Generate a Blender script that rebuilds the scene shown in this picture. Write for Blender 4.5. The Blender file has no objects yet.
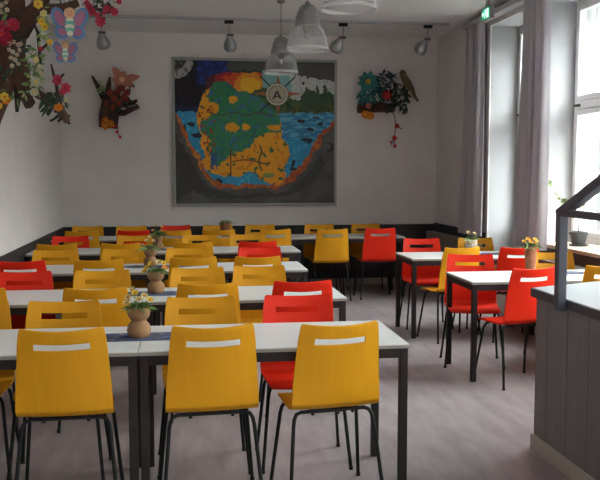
import bpy, bmesh, math, random
from mathutils import Vector, Matrix, noise
R = math.radians
scn = bpy.context.scene
col = scn.collection
random.seed(4)

# ---------------------------------------------------------------- camera (measured)
F, PI_, YA, CH = 849.6, .0815, .1364, 1.591
fw = Vector((math.sin(YA)*math.cos(PI_), math.cos(YA)*math.cos(PI_), -math.sin(PI_)))
rt = Vector((math.cos(YA), -math.sin(YA), 0)); up = rt.cross(fw)
cd = bpy.data.cameras.new('camera'); cam = bpy.data.objects.new('camera', cd); col.objects.link(cam)
cam.matrix_world = Matrix(((rt.x, up.x, -fw.x, 0), (rt.y, up.y, -fw.y, 0), (rt.z, up.z, -fw.z, CH), (0, 0, 0, 1)))
cd.sensor_fit = 'HORIZONTAL'; cd.sensor_width = 36; cd.lens = F/600*36; cd.clip_start = .05
scn.camera = cam

def at(x, y, Y):
    "world point at depth Y seen at photo position x, y"
    d = fw + rt*((x-300)/F) - up*((y-240)/F)
    return Vector((0, 0, CH)) + d*(Y/d.y)

# ---------------------------------------------------------------- materials
def lin(c):
    r = []
    for v in c:
        v = v/255
        r.append(v/12.92 if v <= .04045 else ((v+.055)/1.055)**2.4)
    return (*r, 1)
def mat(name, c, rough=.5, metal=0, var=0, scale=8, stretch=(1, 1, 1), bump=0, spec=.5, em=0, coat=0, detail=4):
    m = bpy.data.materials.new(name); m.use_nodes = True
    nt = m.node_tree; b = nt.nodes['Principled BSDF']
    b.inputs['Base Color'].default_value = lin(c); b.inputs['Roughness'].default_value = rough
    b.inputs['Metallic'].default_value = metal; b.inputs['Specular IOR Level'].default_value = spec
    if coat: b.inputs['Coat Weight'].default_value = coat
    if em:
        b.inputs['Emission Color'].default_value = lin(c); b.inputs['Emission Strength'].default_value = em
    if var or bump:
        tc = nt.nodes.new('ShaderNodeTexCoord'); mp = nt.nodes.new('ShaderNodeMapping')
        mp.inputs['Scale'].default_value = stretch
        n = nt.nodes.new('ShaderNodeTexNoise'); n.inputs['Scale'].default_value = scale; n.inputs['Detail'].default_value = detail
        nt.links.new(tc.outputs['Object'], mp.inputs[0]); nt.links.new(mp.outputs[0], n.inputs['Vector'])
        if var:
            r = nt.nodes.new('ShaderNodeValToRGB')
            r.color_ramp.elements[0].position = .3; r.color_ramp.elements[1].position = .7
            r.color_ramp.elements[0].color = lin([max(0, v*(1-var)) for v in c])
            r.color_ramp.elements[1].color = lin([min(255, v*(1+var)) for v in c])
            nt.links.new(n.outputs[0], r.inputs[0]); nt.links.new(r.outputs[0], b.inputs['Base Color'])
        if bump:
            bp = nt.nodes.new('ShaderNodeBump'); bp.inputs['Strength'].default_value = bump; bp.inputs['Distance'].default_value = .01
            nt.links.new(n.outputs[0], bp.inputs['Height']); nt.links.new(bp.outputs[0], b.inputs['Normal'])
    return m
M = {}
M['yellow'] = mat('yellow_plywood', (222, 155, 24), .5, var=.015, scale=4, stretch=(10, 2, 1), spec=.25)
M['red'] = mat('red_lacquer', (232, 42, 16), .48, spec=.25)
M['black'] = mat('black_tube', (20, 19, 22), .5, spec=.3)
M['top'] = mat('white_laminate', (214, 214, 214), .38)
M['edge'] = mat('laminate_edge', (150, 146, 140), .5)
M['frame'] = mat('brown_grey_steel', (44, 36, 37), .55, spec=.3)
M['wall'] = mat('painted_plaster', (228, 221, 219), .9, var=.015, scale=3, bump=.05)
M['ceil'] = mat('ceiling_paint', (230, 226, 224), .95, bump=.05, scale=60)
M['reveal'] = mat('dimmed_reveal', (168, 167, 169), .9)  # same paint as the wall, colour darkened to offset strong window light
M['dark'] = mat('charcoal_wainscot', (44, 44, 49), .55, var=.05)
M['skirt'] = mat('grey_skirting', (172, 168, 166), .6)
M['taupe'] = mat('taupe_cover', (136, 126, 118), .7, var=.04, scale=4)
M['sill'] = mat('wooden_sill', (196, 172, 150), .5, var=.08, scale=6, stretch=(6, .6, 1))
M['curtain'] = mat('curtain_cloth', (196, 189, 196), .95)
_n = M['curtain'].node_tree; _t = _n.nodes.new('ShaderNodeBsdfTranslucent'); _t.inputs[0].default_value = lin((176, 170, 178)); _m = _n.nodes.new('ShaderNodeMixShader'); _m.inputs[0].default_value = .25
_o = [q for q in _n.nodes if q.type == 'OUTPUT_MATERIAL'][0]
_n.links.new(_n.nodes['Principled BSDF'].outputs[0], _m.inputs[1]); _n.links.new(_t.outputs[0], _m.inputs[2]); _n.links.new(_m.outputs[0], _o.inputs[0])
M['rail'] = mat('rail_grey', (172, 170, 172), .5)
M['winframe'] = mat('white_window_frame', (226, 226, 226), .45)
M['latch'] = mat('dark_latch', (60, 56, 54), .4)
M['counter'] = mat('grey_wood_panel', (122, 116, 117), .6, var=.05, scale=3, stretch=(14, 14, .35))
M['groove'] = mat('panel_groove', (104, 99, 100), .7)
M['counter_edge'] = mat('dark_grey_edging', (68, 66, 72), .5)
M['counter_top'] = mat('pale_counter_top', (158, 160, 166), .45)
M['handrail'] = mat('grey_handrail', (76, 75, 86), .45)
M['base'] = mat('pale_baseboard', (182, 172, 164), .6)
M['silver'] = mat('silver_paint', (158, 158, 158), .32, metal=.8)
M['housing'] = mat('grey_housing', (132, 132, 131), .5, metal=.2)
M['clay'] = mat('terracotta', (146, 108, 74), .8, var=.12, scale=14, bump=.2)
M['clay2'] = mat('red_terracotta', (150, 92, 62), .8, var=.1, scale=14)
M['woven'] = mat('woven_beige', (186, 170, 150), .9, var=.15, scale=40, bump=.4)
M['pot'] = mat('dark_pot', (70, 74, 80), .5)
M['soil'] = mat('soil', (50, 38, 30), 1)
M['leaf'] = mat('leaf_green', (110, 138, 78), .6, var=.15, scale=9)
M['leafp'] = mat('leaf_pale', (150, 170, 110), .6, var=.12, scale=9)
M['leafd'] = mat('leaf_dark', (44, 62, 46), .6, var=.15, scale=9)
M['teal'] = mat('teal_petals', (62, 128, 128), .7, var=.15, scale=12)
M['navy'] = mat('blue_green_leaf', (36, 66, 76), .7, var=.15, scale=12)
M['wood'] = mat('driftwood', (78, 52, 42), .85, var=.25, scale=9, stretch=(1, 1, .3), bump=.5)
M['woodd'] = mat('dark_twig', (52, 38, 34), .85, var=.2, scale=20, bump=.4)
M['petal_y'] = mat('yellow_petal', (216, 184, 52), .6)
M['petal_c'] = mat('cream_petal', (206, 192, 134), .6)
M['petal_w'] = mat('white_petal', (176, 170, 152), .6)
M['petal_o'] = mat('orange_petal', (214, 122, 26), .6)
M['petal_p'] = mat('magenta_petal', (168, 26, 62), .6)
M['petal_r'] = mat('red_petal', (176, 28, 32), .6)
M['petal_k'] = mat('peach_cloth', (190, 124, 102), .8)
M['petal_b'] = mat('brick_petal', (134, 60, 46), .8)
M['berry'] = mat('red_berry', (190, 30, 34), .35)
M['cord'] = mat('dark_cord', (50, 46, 46), .8)
M['blue'] = mat('painted_blue', (92, 128, 172), .6)
M['pink'] = mat('painted_pink', (168, 104, 132), .6)
M['mint'] = mat('painted_mint', (110, 190, 170), .6)
M['cream'] = mat('painted_cream', (224, 214, 190), .6)
M['skin'] = mat('painted_peach', (224, 176, 132), .6)
M['brownp'] = mat('painted_brown', (92, 60, 48), .6)
M['bird'] = mat('bird_feathers', (92, 80, 52), .8, var=.2, scale=30)
M['pframe'] = mat('grey_picture_frame', (165, 165, 162), .45)
M['green_em'] = mat('green_lit_sign', (30, 140, 100), .4, em=.3)
M['white_em'] = mat('white_lit_sign', (190, 240, 220), .4, em=.5)
M['signbox'] = mat('sign_box', (150, 148, 150), .5)

# floor: pale grey vinyl planks
def floor_mat():
    m = bpy.data.materials.new('vinyl_planks'); m.use_nodes = True; nt = m.node_tree; b = nt.nodes['Principled BSDF']
    N, L = nt.nodes.new, nt.links.new
    tc = N('ShaderNodeTexCoord'); mp = N('ShaderNodeMapping'); mp.inputs['Rotation'].default_value = (0, 0, R(90))
    L(tc.outputs['Object'], mp.inputs[0])
    br = N('ShaderNodeTexBrick'); br.inputs['Scale'].default_value = 1; br.inputs['Brick Width'].default_value = 1.2
    br.inputs['Row Height'].default_value = .19; br.inputs['Mortar Size'].default_value = .0016; br.inputs['Mortar Smooth'].default_value = .3
    br.inputs['Color1'].default_value = lin((156, 147, 150)); br.inputs['Color2'].default_value = lin((162, 153, 156)); br.inputs['Mortar'].default_value = lin((148, 138, 140))
    L(mp.outputs[0], br.inputs['Vector'])
    m2 = N('ShaderNodeMapping'); m2.inputs['Scale'].default_value = (1.2, 5, 1); L(mp.outputs[0], m2.inputs[0])
    n = N('ShaderNodeTexNoise'); n.inputs['Scale'].default_value = 1.6; n.inputs['Detail'].default_value = 7; n.inputs['Roughness'].default_value = .6; L(m2.outputs[0], n.inputs['Vector'])
    rp = N('ShaderNodeValToRGB'); rp.color_ramp.elements[0].position = .28; rp.color_ramp.elements[0].color = (.6, .58, .58, 1)
    rp.color_ramp.elements[1].position = .62; rp.color_ramp.elements[1].color = (1, 1, 1, 1); L(n.outputs[0], rp.inputs[0])
    mx = N('ShaderNodeMix'); mx.data_type = 'RGBA'; mx.blend_type = 'MULTIPLY'; mx.inputs[0].default_value = .9
    L(br.outputs[0], mx.inputs[6]); L(rp.outputs[0], mx.inputs[7]); L(mx.outputs[2], b.inputs['Base Color'])
    b.inputs['Roughness'].default_value = .42
    return m
M['floor'] = floor_mat()

def clear_mat(name, rgb, tr, rough=.08):
    m = bpy.data.materials.new(name); m.use_nodes = True; nt = m.node_tree; nt.nodes.clear()
    N, L = nt.nodes.new, nt.links.new
    o = N('ShaderNodeOutputMaterial'); t = N('ShaderNodeBsdfTransparent'); p = N('ShaderNodeBsdfPrincipled'); mx = N('ShaderNodeMixShader')
    p.inputs['Base Color'].default_value = lin(rgb); p.inputs['Roughness'].default_value = rough
    mx.inputs[0].default_value = 1-tr; L(t.outputs[0], mx.inputs[1]); L(p.outputs[0], mx.inputs[2]); L(mx.outputs[0], o.inputs[0])
    return m
M['shade'] = clear_mat('clear_ribbed_shade', (205, 205, 205), .78, .1)
_n = M['shade'].node_tree; _l = _n.nodes.new('ShaderNodeLayerWeight'); _l.inputs[0].default_value = .35; _r = _n.nodes.new('ShaderNodeMapRange')
_r.inputs['To Min'].default_value = .1; _r.inputs['To Max'].default_value = .75
_n.links.new(_l.outputs['Facing'], _r.inputs[0]); _n.links.new(_r.outputs[0], [q for q in _n.nodes if q.type == 'MIX_SHADER'][0].inputs[0])
M['shade_rim'] = clear_mat('shade_rim', (225, 225, 225), .45, .1)
def pane_mat():
    m = bpy.data.materials.new('window_glass'); m.use_nodes = True; nt = m.node_tree; nt.nodes.clear()
    N, L = nt.nodes.new, nt.links.new
    o = N('ShaderNodeOutputMaterial'); t = N('ShaderNodeBsdfTransparent'); g = N('ShaderNodeBsdfGlossy'); mx = N('ShaderNodeMixShader')
    t.inputs[0].default_value = (.93, .97, .95, 1); g.inputs['Roughness'].default_value = .02
    mx.inputs[0].default_value = .06; L(t.outputs[0], mx.inputs[1]); L(g.outputs[0], mx.inputs[2]); L(mx.outputs[0], o.inputs[0])
    return m
M['glass'] = pane_mat()

# ---------------------------------------------------------------- mesh helpers
class MB:
    def __init__(s): s.b = bmesh.new()
    def box(s, x0, x1, y0, y1, z0, z1, bev=0):
        t = bmesh.new(); bmesh.ops.create_cube(t, size=1)
        for v in t.verts:
            v.co = Vector(((x0+x1)/2+v.co.x*(x1-x0), (y0+y1)/2+v.co.y*(y1-y0), (z0+z1)/2+v.co.z*(z1-z0)))
        if bev: bmesh.ops.bevel(t, geom=t.edges[:], offset=bev, segments=2, affect='EDGES', profile=.5)
        s.merge(t); return s
    def merge(s, t):
        me = bpy.data.meshes.new('tmp'); t.to_mesh(me); t.free(); s.b.from_mesh(me); bpy.data.meshes.remove(me)
    def tube(s, pts, r, n=8, cap=True):
        pts = [Vector(p) for p in pts]; k = len(pts)
        rs = r if isinstance(r, (list, tuple)) else [r]*k
        prev = None; rings = []
        for i, p in enumerate(pts):
            d = (pts[min(i+1, k-1)]-pts[max(i-1, 0)]).normalized()
            if prev is None:
                a = Vector((0, 0, 1)) if abs(d.z) < .9 else Vector((1, 0, 0)); u = d.cross(a).normalized()
            else: u = (prev - d*prev.dot(d)).normalized()
            prev = u; v = d.cross(u)
            rings.append([s.b.verts.new(p+(u*math.cos(2*math.pi*j/n)+v*math.sin(2*math.pi*j/n))*rs[i]) for j in range(n)])
        for a, b in zip(rings, rings[1:]):
            for j in range(n): s.b.faces.new((a[j], a[(j+1) % n], b[(j+1) % n], b[j]))
        if cap: s.b.faces.new(rings[0][::-1]); s.b.faces.new(rings[-1])
        return s
    def lathe(s, prof, n=24, c=(0, 0, 0), M4=None):
        rings = []
        for r, z in prof:
            ring = []
            for j in range(n):
                a = 2*math.pi*j/n; p = Vector((max(r, 1e-4)*math.cos(a), max(r, 1e-4)*math.sin(a), z))
                if M4: p = M4 @ p
                ring.append(s.b.verts.new(p+Vector(c)))
            rings.append(ring)
        for a, b in zip(rings, rings[1:]):
            for j in range(n): s.b.faces.new((a[j], a[(j+1) % n], b[(j+1) % n], b[j]))
        return s
    def prism(s, pts, z0, z1):
        lo = [s.b.verts.new((x, y, z0)) for x, y in pts]; hi = [s.b.verts.new((x, y, z1)) for x, y in pts]
        n = len(pts)
        s.b.faces.new(lo[::-1]); s.b.faces.new(hi)
        for i in range(n): s.b.faces.new((lo[i], lo[(i+1) % n], hi[(i+1) % n], hi[i]))
        return s
    def flat(s, pts, y0, y1):      # outline in x,z given thickness along y
        a = [s.b.verts.new((x, y0, z)) for x, z in pts]; b = [s.b.verts.new((x, y1, z)) for x, z in pts]
        n = len(pts); s.b.faces.new(a); s.b.faces.new(b[::-1])
        for i in range(n): s.b.faces.new((a[(i+1) % n], a[i], b[i], b[(i+1) % n]))
        return s
    def ball(s, c, r, sc=(1, 1, 1), sub=2, jit=0):
        t = bmesh.new(); bmesh.ops.create_icosphere(t, subdivisions=sub, radius=r)
        for v in t.verts:
            q = Vector(v.co)
            if jit: q *= 1+jit*noise.noise(q*3/r*.5+Vector(c)*7)
            v.co = Vector((q.x*sc[0], q.y*sc[1], q.z*sc[2]))+Vector(c)
        s.merge(t); return s
    def leaf(s, p, d, L, W, n=None, droop=.3):
        p = Vector(p); d = Vector(d).normalized(); n = Vector(n) if n else Vector((random.uniform(-1, 1), random.uniform(-1, 1), random.uniform(-1, 1)))
        side = d.cross(n).normalized() if d.cross(n).length > .01 else d.orthogonal().normalized()
        nn = side.cross(d)
        last = None
        for t, w in ((0, .12), (.3, .85), (.6, 1), (.85, .55), (1, .04)):
            c = p + d*L*t - Vector((0, 0, 1))*droop*L*t*t
            a = s.b.verts.new(c+side*W*w*.5); m = s.b.verts.new(c-nn*W*.12*w); b = s.b.verts.new(c-side*W*w*.5)
            if last: s.b.faces.new((last[0], a, m, last[1])); s.b.faces.new((last[1], m, b, last[2]))
            last = (a, m, b)
        return s
    def build(s, name, m, parent=None, smooth=None):
        bmesh.ops.recalc_face_normals(s.b, faces=s.b.faces[:])
        me = bpy.data.meshes.new(name); s.b.to_mesh(me); s.b.free()
        me.materials.append(m)
        if smooth is not None:
            for p in me.polygons: p.use_smooth = True
            try: me.set_sharp_from_angle(angle=R(smooth))
            except Exception: pass
        o = bpy.data.objects.new(name, me); col.objects.link(o)
        if parent: o.parent = parent
        return o
def tag(o, label=None, cat=None, group=None, kind=None):
    if label: o['label'] = label
    if cat: o['category'] = cat
    if group: o['group'] = group
    if kind: o['kind'] = kind
    return o
def empty(name, loc=(0, 0, 0), rz=0):
    o = bpy.data.objects.new(name, None); col.objects.link(o); o.location = loc; o.rotation_euler = (0, 0, rz); o.empty_display_size = .1
    return o
def copy_tree(o, parent=None):
    c = o.copy(); col.objects.link(c)
    if parent: c.parent = parent
    for ch in o.children: copy_tree(ch, c)
    return c
def struct(o): o['kind'] = 'structure'; return o

# ---------------------------------------------------------------- room shell
XL, XR, D, HC = -1.6, 3.53, 11.64, 3.42
YN, XW = -3.0, 3.90
struct(MB().box(XL-.2, 4.2, YN-.2, D+.2, -.12, 0).build('floor', M['floor']))
struct(MB().box(XL-.2, 4.2, YN-.2, D+.2, HC, HC+.15).build('ceiling', M['ceil']))
FILL_LWIN = [(-1.6, -.8)]; LZ = (1.6, 3.1)  # unseen left window, added to brighten the right wall and curtains
lw = MB(); lw.box(XL-.2, XL, YN, D, 0, LZ[0]); lw.box(XL-.2, XL, YN, D, LZ[1], HC); pv = D
for a, b in FILL_LWIN: lw.box(XL-.2, XL, b, pv, *LZ); pv = a
lw.box(XL-.2, XL, YN, pv, *LZ)
struct(lw.build('wall_left', M['wall']))
for k_, (a, b) in enumerate(FILL_LWIN):  # frame and panes for the added left window
    e = struct(empty('window_%d' % (8+k_), (XL-.12, (a+b)/2, LZ[0]))); h = (b-a)/2; zz = LZ[1]-LZ[0]
    f = MB(); f.box(-.03, .03, -h, -h+.06, 0, zz); f.box(-.03, .03, h-.06, h, 0, zz); f.box(-.03, .03, -h+.06, h-.06, 0, .06); f.box(-.03, .03, -h+.06, h-.06, zz-.06, zz); f.box(-.03, .03, -.04, .04, .06, zz-.06)
    f.build('window_frame', M['winframe'], e)
    MB().box(-.006, .006, -h+.055, -.035, .055, zz-.055).build('pane', M['glass'], e); MB().box(-.006, .006, .035, h-.055, .055, zz-.055).build('pane', M['glass'], e)
struct(MB().box(XL-.2, 4.2, D, D+.2, 0, HC).build('wall_back', M['wall']))
nw = MB(); nw.box(XL-.2, 4.2, YN-.2, YN, 0, 1.7); nw.box(XL-.2, 4.2, YN-.2, YN, 3.1, HC)
FILL_NWIN = [(1.9, 3.1)]  # unseen window behind the camera, added to light the near chair backs
nw.box(XL-.2, 1.9, YN-.2, YN, 1.7, 3.1); nw.box(3.1, 4.2, YN-.2, YN, 1.7, 3.1)
struct(nw.build('wall_near', M['wall']))
for k_, (a, b) in enumerate(FILL_NWIN):  # frame and panes for the added near window
    e = struct(empty('window_%d' % (12+k_), ((a+b)/2, YN-.1, 1.7))); h = (b-a)/2
    f = MB(); f.box(-h, -h+.07, -.03, .03, 0, 1.4); f.box(h-.07, h, -.03, .03, 0, 1.4); f.box(-h+.07, h-.07, -.03, .03, 0, .07); f.box(-h+.07, h-.07, -.03, .03, 1.33, 1.4); f.box(-.04, .04, -.03, .03, .07, 1.33)
    f.build('window_frame', M['winframe'], e)
    MB().box(-h+.06, -.035, -.006, .006, .06, 1.34).build('pane', M['glass'], e); MB().box(.035, h-.06, -.006, .006, .06, 1.34).build('pane', M['glass'], e)
rec = [(8.5, 9.56), (6.75, 8.1), (5.0, 6.35), (3.25, 4.6), (1.5, 2.85), (-.25, 1.1), (-2.0, -.65)]  # last two openings, out of view, are added to light the near chairs
ZS, ZT = .88, 3.25
def wall_r(x0, x1):
    w = MB(); w.box(x0, x1, YN, 8.5, 0, ZS-.04); w.box(x0, x1, 8.5, 9.56, 0, .3); w.box(x0, x1, 9.56, D, 0, ZS-.04); w.box(x0, x1, YN, D, ZT, HC)
    prev = D
    for a, b in rec:
        w.box(x0, x1, b, prev, ZS-.04, ZT); prev = a
    w.box(x0, x1, YN, prev, ZS-.04, ZT)
    return w
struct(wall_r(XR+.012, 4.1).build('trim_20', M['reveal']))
struct(wall_r(XR, XR+.012).build('wall_right', M['wall']))  # room-side skin of the same paint, kept lighter than the darkened reveals
# wainscot band, skirting
struct(MB().box(XL, XR, D-.025, D, .09, .84, .004).build('trim_1', M['dark']))
struct(MB().box(XL, XL+.025, YN, D-.025, .09, .84, .004).build('trim_2', M['dark']))
struct(MB().box(XR-.03, XR, 9.6, D-.025, .62, .86, .004).build('trim_3', M['dark']))
struct(MB().box(XR-.03, XR, 5.2, 8.46, .62, .845, .004).build('trim_10', M['dark']))
struct(MB().box(XL, XR, D-.035, D, 0, .09, .004).build('baseboard_back', M['skirt']))
struct(MB().box(XL, XL+.035, YN, D-.035, 0, .09, .004).build('baseboard_left', M['skirt']))
struct(MB().box(XR-.03, XR, YN, 5.2, 0, .09, .004).build('baseboard_right', M['skirt']))
o = MB().box(3.386, XR-.03, 9.62, D-.04, 0, .745, .006).build('radiator_cover', M['taupe'])
tag(o, 'low taupe radiator cover in the far right corner under the dark wall band', 'radiator cover')
o = MB().box(3.386, XR-.03, 6.3, 8.46, 0, .745, .006).build('radiator_cover', M['taupe'])
tag(o, 'taupe radiator cover under the window sill with the potted plant', 'radiator cover')

# windows
for i, (a, b) in enumerate(rec):
    zs = ZS if i else .3
    e = struct(empty('window_%d' % (i+1), (XW, (a+b)/2, ZS)))
    h = (b-a)/2; H = ZT-ZS
    f = MB()
    if not i: f.box(-.03, .05, -h, h, .3-ZS, 0, .006)
    f.box(-.03, .05, -h, -h+.05, 0, H, .006); f.box(-.03, .05, h-.05, h, 0, H, .006)
    f.box(-.03, .05, -h+.05, h-.05, 0, .07, .006); f.box(-.03, .05, -h+.05, h-.05, H-.05, H, .006)
    f.box(-.045, .05, -h+.05, h-.05, 1.31, 1.39, .006)
    f.build('window_frame', M['winframe'], e)
    for s0, s1 in ((-h+.05, 0), (0, h-.05)):
        for z0, z1 in ((.07, 1.31), (1.39, H-.05)):
            c = MB(); t = .055
            c.box(-.045, .01, s0+.004, s0+t, z0+.004, z1-.004, .005); c.box(-.045, .01, s1-t, s1-.004, z0+.004, z1-.004, .005)
            c.box(-.045, .01, s0+t, s1-t, z0+.004, z0+t, .005); c.box(-.045, .01, s0+t, s1-t, z1-t, z1-.004, .005)
            co = c.build('casement', M['winframe'], e)
            MB().box(-.02, -.012, s0+t-.005, s1-t+.005, z0+t-.005, z1-t+.005).build('pane', M['glass'], co)
            c = MB(); t = .045
            c.box(.15, .19, s0-.02, s0+t, z0, z1, .004); c.box(.15, .19, s1-t, s1+.02, z0, z1, .004); c.box(.15, .19, s0+t, s1-t, z0, z0+t, .004); c.box(.15, .19, s0+t, s1-t, z1-t, z1, .004)
            c.box(.155, .185, s0+t, s1-t, (z0+z1)/2-.012, (z0+z1)/2+.012, .003)
            c.build('outer_casement', M['winframe'], e)
    if i < 2:
        MB().box(-.075, -.04, h-.17, h-.09, 1.335, 1.36, .006).build('latch', M['latch'], e)
    s = struct(MB().box((XR, 3.50, 3.50, XR, XR, XR, XR)[i], XW-.032, a+.002, b-.002, zs-.035, zs, .006).build('window_sill', M['sill'] if i else M['reveal'], None))
    s.name = 'trim_%d' % (i+4)

# curtains
def curtain(name, y0, y1, lab, flare, ph):
    t = MB(); nu, nv = 64, 24; g = []
    for layer in (0, .006):
        rows = []
        for j in range(nv+1):
            v = j/nv; z = .815+(3.30-.815)*v; row = []
            sp = 1+flare*(1-v)**1.5; ym = (y0+y1)/2+flare*.45*(y1-y0)*(1-v)**1.5
            for k in range(nu+1):
                u = k/nu; yy = ym+(u-.5)*(y1-y0)*sp
                amp = .045*(.9+.1*v)+.008*math.sin(v*4+u*6)
                x = 3.445+layer+amp*math.sin(u*2*math.pi*4.3+ph+.3*math.sin(v*1.4+u*3))
                row.append(t.b.verts.new((x, yy+.015*math.sin(u*40+ph), z)))
            rows.append(row)
        g.append(rows)
    for rows in g:
        for j in range(nv):
            for k in range(nu): t.b.faces.new((rows[j][k], rows[j][k+1], rows[j+1][k+1], rows[j+1][k]))
    A, B = g
    for j in range(nv):
        for k in (0, nu): t.b.faces.new((A[j][k], A[j+1][k], B[j+1][k], B[j][k]))
    for k in range(nu):
        for j in (0, nv): t.b.faces.new((A[j][k], A[j][k+1], B[j][k+1], B[j][k]))
    return tag(t.build(name, M['curtain'], None, 60), lab, 'curtain', 'grey curtains at the windows')
curtain('curtain', 9.60, 10.08, 'long lilac-grey curtain in the far right corner, beside the exit sign', .7, .4)
curtain('curtain', 7.80, 8.36, 'long lilac-grey curtain hanging between the two window recesses', .3, 2)
cr = empty('curtain_rail', (3.44, 8.2, 3.305)); tag(cr, 'long pale grey curtain rail running along the top of the right wall', 'curtain rail')
MB().box(-.035, .085, -2.3, 2.0, 0, .055, .006).build('rail_profile', M['rail'], cr)
for yy in (-2, -.9, .3, 1.3): MB().box(-.02, .088, yy-.02, yy+.02, .055, .085).build('bracket', M['rail'], cr)

# ---------------------------------------------------------------- exit sign
e = empty('exit_sign', (3.24, 8.88, 3.195)); tag(e, 'small green lit exit sign hanging from the ceiling by the far right curtain', 'exit sign')
MB().box(-.02, .03, -.125, .125, 0, .13, .006).build('sign_housing', M['signbox'], e)
MB().box(-.012, .02, -.03, .03, .13, HC-3.195, .003).build('mount', M['signbox'], e)
fp = MB().box(-.024, -.02, -.115, .115, .008, .122).build('sign_face', M['green_em'], e)
p = MB()
def yz(poly):
    a = [p.b.verts.new((-.0265, y, z)) for y, z in poly]; b = [p.b.verts.new((-.0238, y, z)) for y, z in poly]
    n = len(a); p.b.faces.new(a); p.b.faces.new(b[::-1])
    for i in range(n): p.b.faces.new((a[i], a[(i+1) % n], b[(i+1) % n], b[i]))
yz([(-.09, .018), (-.035, .018), (-.035, .11), (-.09, .11)])                                   # doorway
yz([(.098, .064), (.07, .09), (.07, .073), (.04, .073), (.04, .055), (.07, .055), (.07, .038)])  # arrow
yz([(.026, .02), (.012, .02), (-.002, .05), (-.012, .08), (.006, .09), (.024, .07), (.016, .066), (.006, .074), (.008, .05)])  # running figure
yz([(.008+.011*math.cos(k*math.pi/5), .1+.011*math.sin(k*math.pi/5)) for k in range(10)])
p.build('pictogram', M['white_em'], e)

# ---------------------------------------------------------------- chairs
def prof_pt(s):
    P = [(.205, .455), (.195, .464), (.17, .470), (.05, .468), (-.06, .468), (-.115, .473), (-.142, .484), (-.158, .503), (-.166, .53),
         (-.175, .58), (-.188, .66), (-.202, .74), (-.2125, .797), (-.220, .830), (-.2275, .862), (-.2315, .885), (-.233, .892)]
    return P[s]
WID = [.375, .392, .40, .415, .428, .432, .433, .434, .432, .427, .417, .403, .396, .389, .380, .372, .352]
def shell(s0, s1, slot=None):
    us = [-1, -.85, -.66, -.645, -.45, -.22, 0, .22, .45, .645, .66, .85, 1]
    us = [-1, -.85, -.63, -.45, -.22, 0, .22, .45, .63, .85, 1]
    t = bmesh.new(); th = .011
    rows = list(range(s0, s1+1)); G = []
    for lay in (0, 1):
        g = []
        for s in rows:
            a = Vector(prof_pt(max(s-1, 0))); b = Vector(prof_pt(min(s+1, 16))); tg = (b-a).normalized(); nr = Vector((tg.y, -tg.x))   # faces up/front side
            y, z = prof_pt(s); fb = max(0, min(1, (s-6)/4))
            g.append([(u*WID[s]/2, y+nr.x*(-th*lay)+.028*fb*u*u, z+nr.y*(-th*lay)+.006*(1-fb)*u*u-.013*max(0, min(1, (z-.6)/.28))*(1-u*u)) for u in us])
        G.append(g)
    nr_, nu = len(rows), len(us)
    keep = lambda j, k: not (slot and rows[j] == slot and 2 <= k <= 7)
    for lay in (0, 1):
        vs = [[t.verts.new(p) for p in r] for r in G[lay]]
        for j in range(nr_-1):
            for k in range(nu-1):
                if keep(j, k): f = t.faces.new((vs[j][k], vs[j][k+1], vs[j+1][k+1], vs[j+1][k])); f.smooth = True
    ed = []
    for j in range(nr_-1):
        for k in range(nu-1):
            if not keep(j, k): continue
            for (j2, k2, pa, pb) in ((j-1, k, (j, k), (j, k+1)), (j+1, k, (j+1, k), (j+1, k+1)), (j, k-1, (j, k), (j+1, k)), (j, k+1, (j, k+1), (j+1, k+1))):
                inside = 0 <= j2 < nr_-1 and 0 <= k2 < nu-1
                if not inside or not keep(j2, k2): ed.append((pa, pb))
    for pa, pb in ed:
        q = [t.verts.new(G[0][pa[0]][pa[1]]), t.verts.new(G[0][pb[0]][pb[1]]), t.verts.new(G[1][pb[0]][pb[1]]), t.verts.new(G[1][pa[0]][pa[1]])]
        t.faces.new(q)
    return t
def make_chair(colr):
    root = empty('chair')
    for nm, a, b, sl in (('seat', 0, 7, None), ('backrest', 7, 16, 12)):
        t = shell(a, b, sl); bmesh.ops.recalc_face_normals(t, faces=t.faces[:])
        me = bpy.data.meshes.new(nm); t.to_mesh(me); t.free(); me.materials.append(M[colr])
        o = bpy.data.objects.new(nm, me); col.objects.link(o); o.parent = root
    for sy, y0, yf in ((-1, -.105, -.195), (1, .105, .185)):
        for sx in (-1, 1):
            pts = [(sx*.12, y0, .449), (sx*.158, y0, .449), (sx*.182, y0-sy*-.004, .441), (sx*.194, y0+sy*.012, .42), (sx*.2, y0+sy*.02, .39), (sx*.236, yf, .004)]
            m = MB(); m.tube(pts, .0095, 8); m.tube([(sx*.2355, yf-sy*.001, .018), (sx*.2365, yf, 0)], .0115, 8)
            m.build('leg', M['black'], root, 50)
    m = MB()
    for y0 in (-.105, .105): m.tube([(-.12, y0, .449), (.12, y0, .449)], .0095, 8)
    for x0 in (-.1, .1):
        m.tube([(x0, -.115, .447), (x0, .115, .447)], .007, 8); m.tube([(x0, -.105, .444), (x0, -.105, .431)], .008, 8)
    m.build('seat_frame', M['black'], root, 50)
    return root
proto = {}
chair_i = 0
def place_chair(c, X, Y, face, rz, label, group):
    "X, Y: middle of the backrest top; face +1 looks away from the camera, -1 towards it"
    global chair_i
    if c not in proto: o = proto[c] = make_chair(c)
    else: o = copy_tree(proto[c])
    a = R(rz) + (0 if face > 0 else math.pi)
    off = Vector((0, -.228, 0)); off.rotate(Matrix.Rotation(a, 3, 'Z'))
    o.location = (X-off.x, Y-off.y, 0); o.rotation_euler = (0, 0, a)
    tag(o, label, 'chair', group)
    return o
NM = {'yellow': 'orange-yellow', 'red': 'red'}
rowname = ['front table row', 'second table row', 'middle table row', 'fourth table row', 'long back row']
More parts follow.
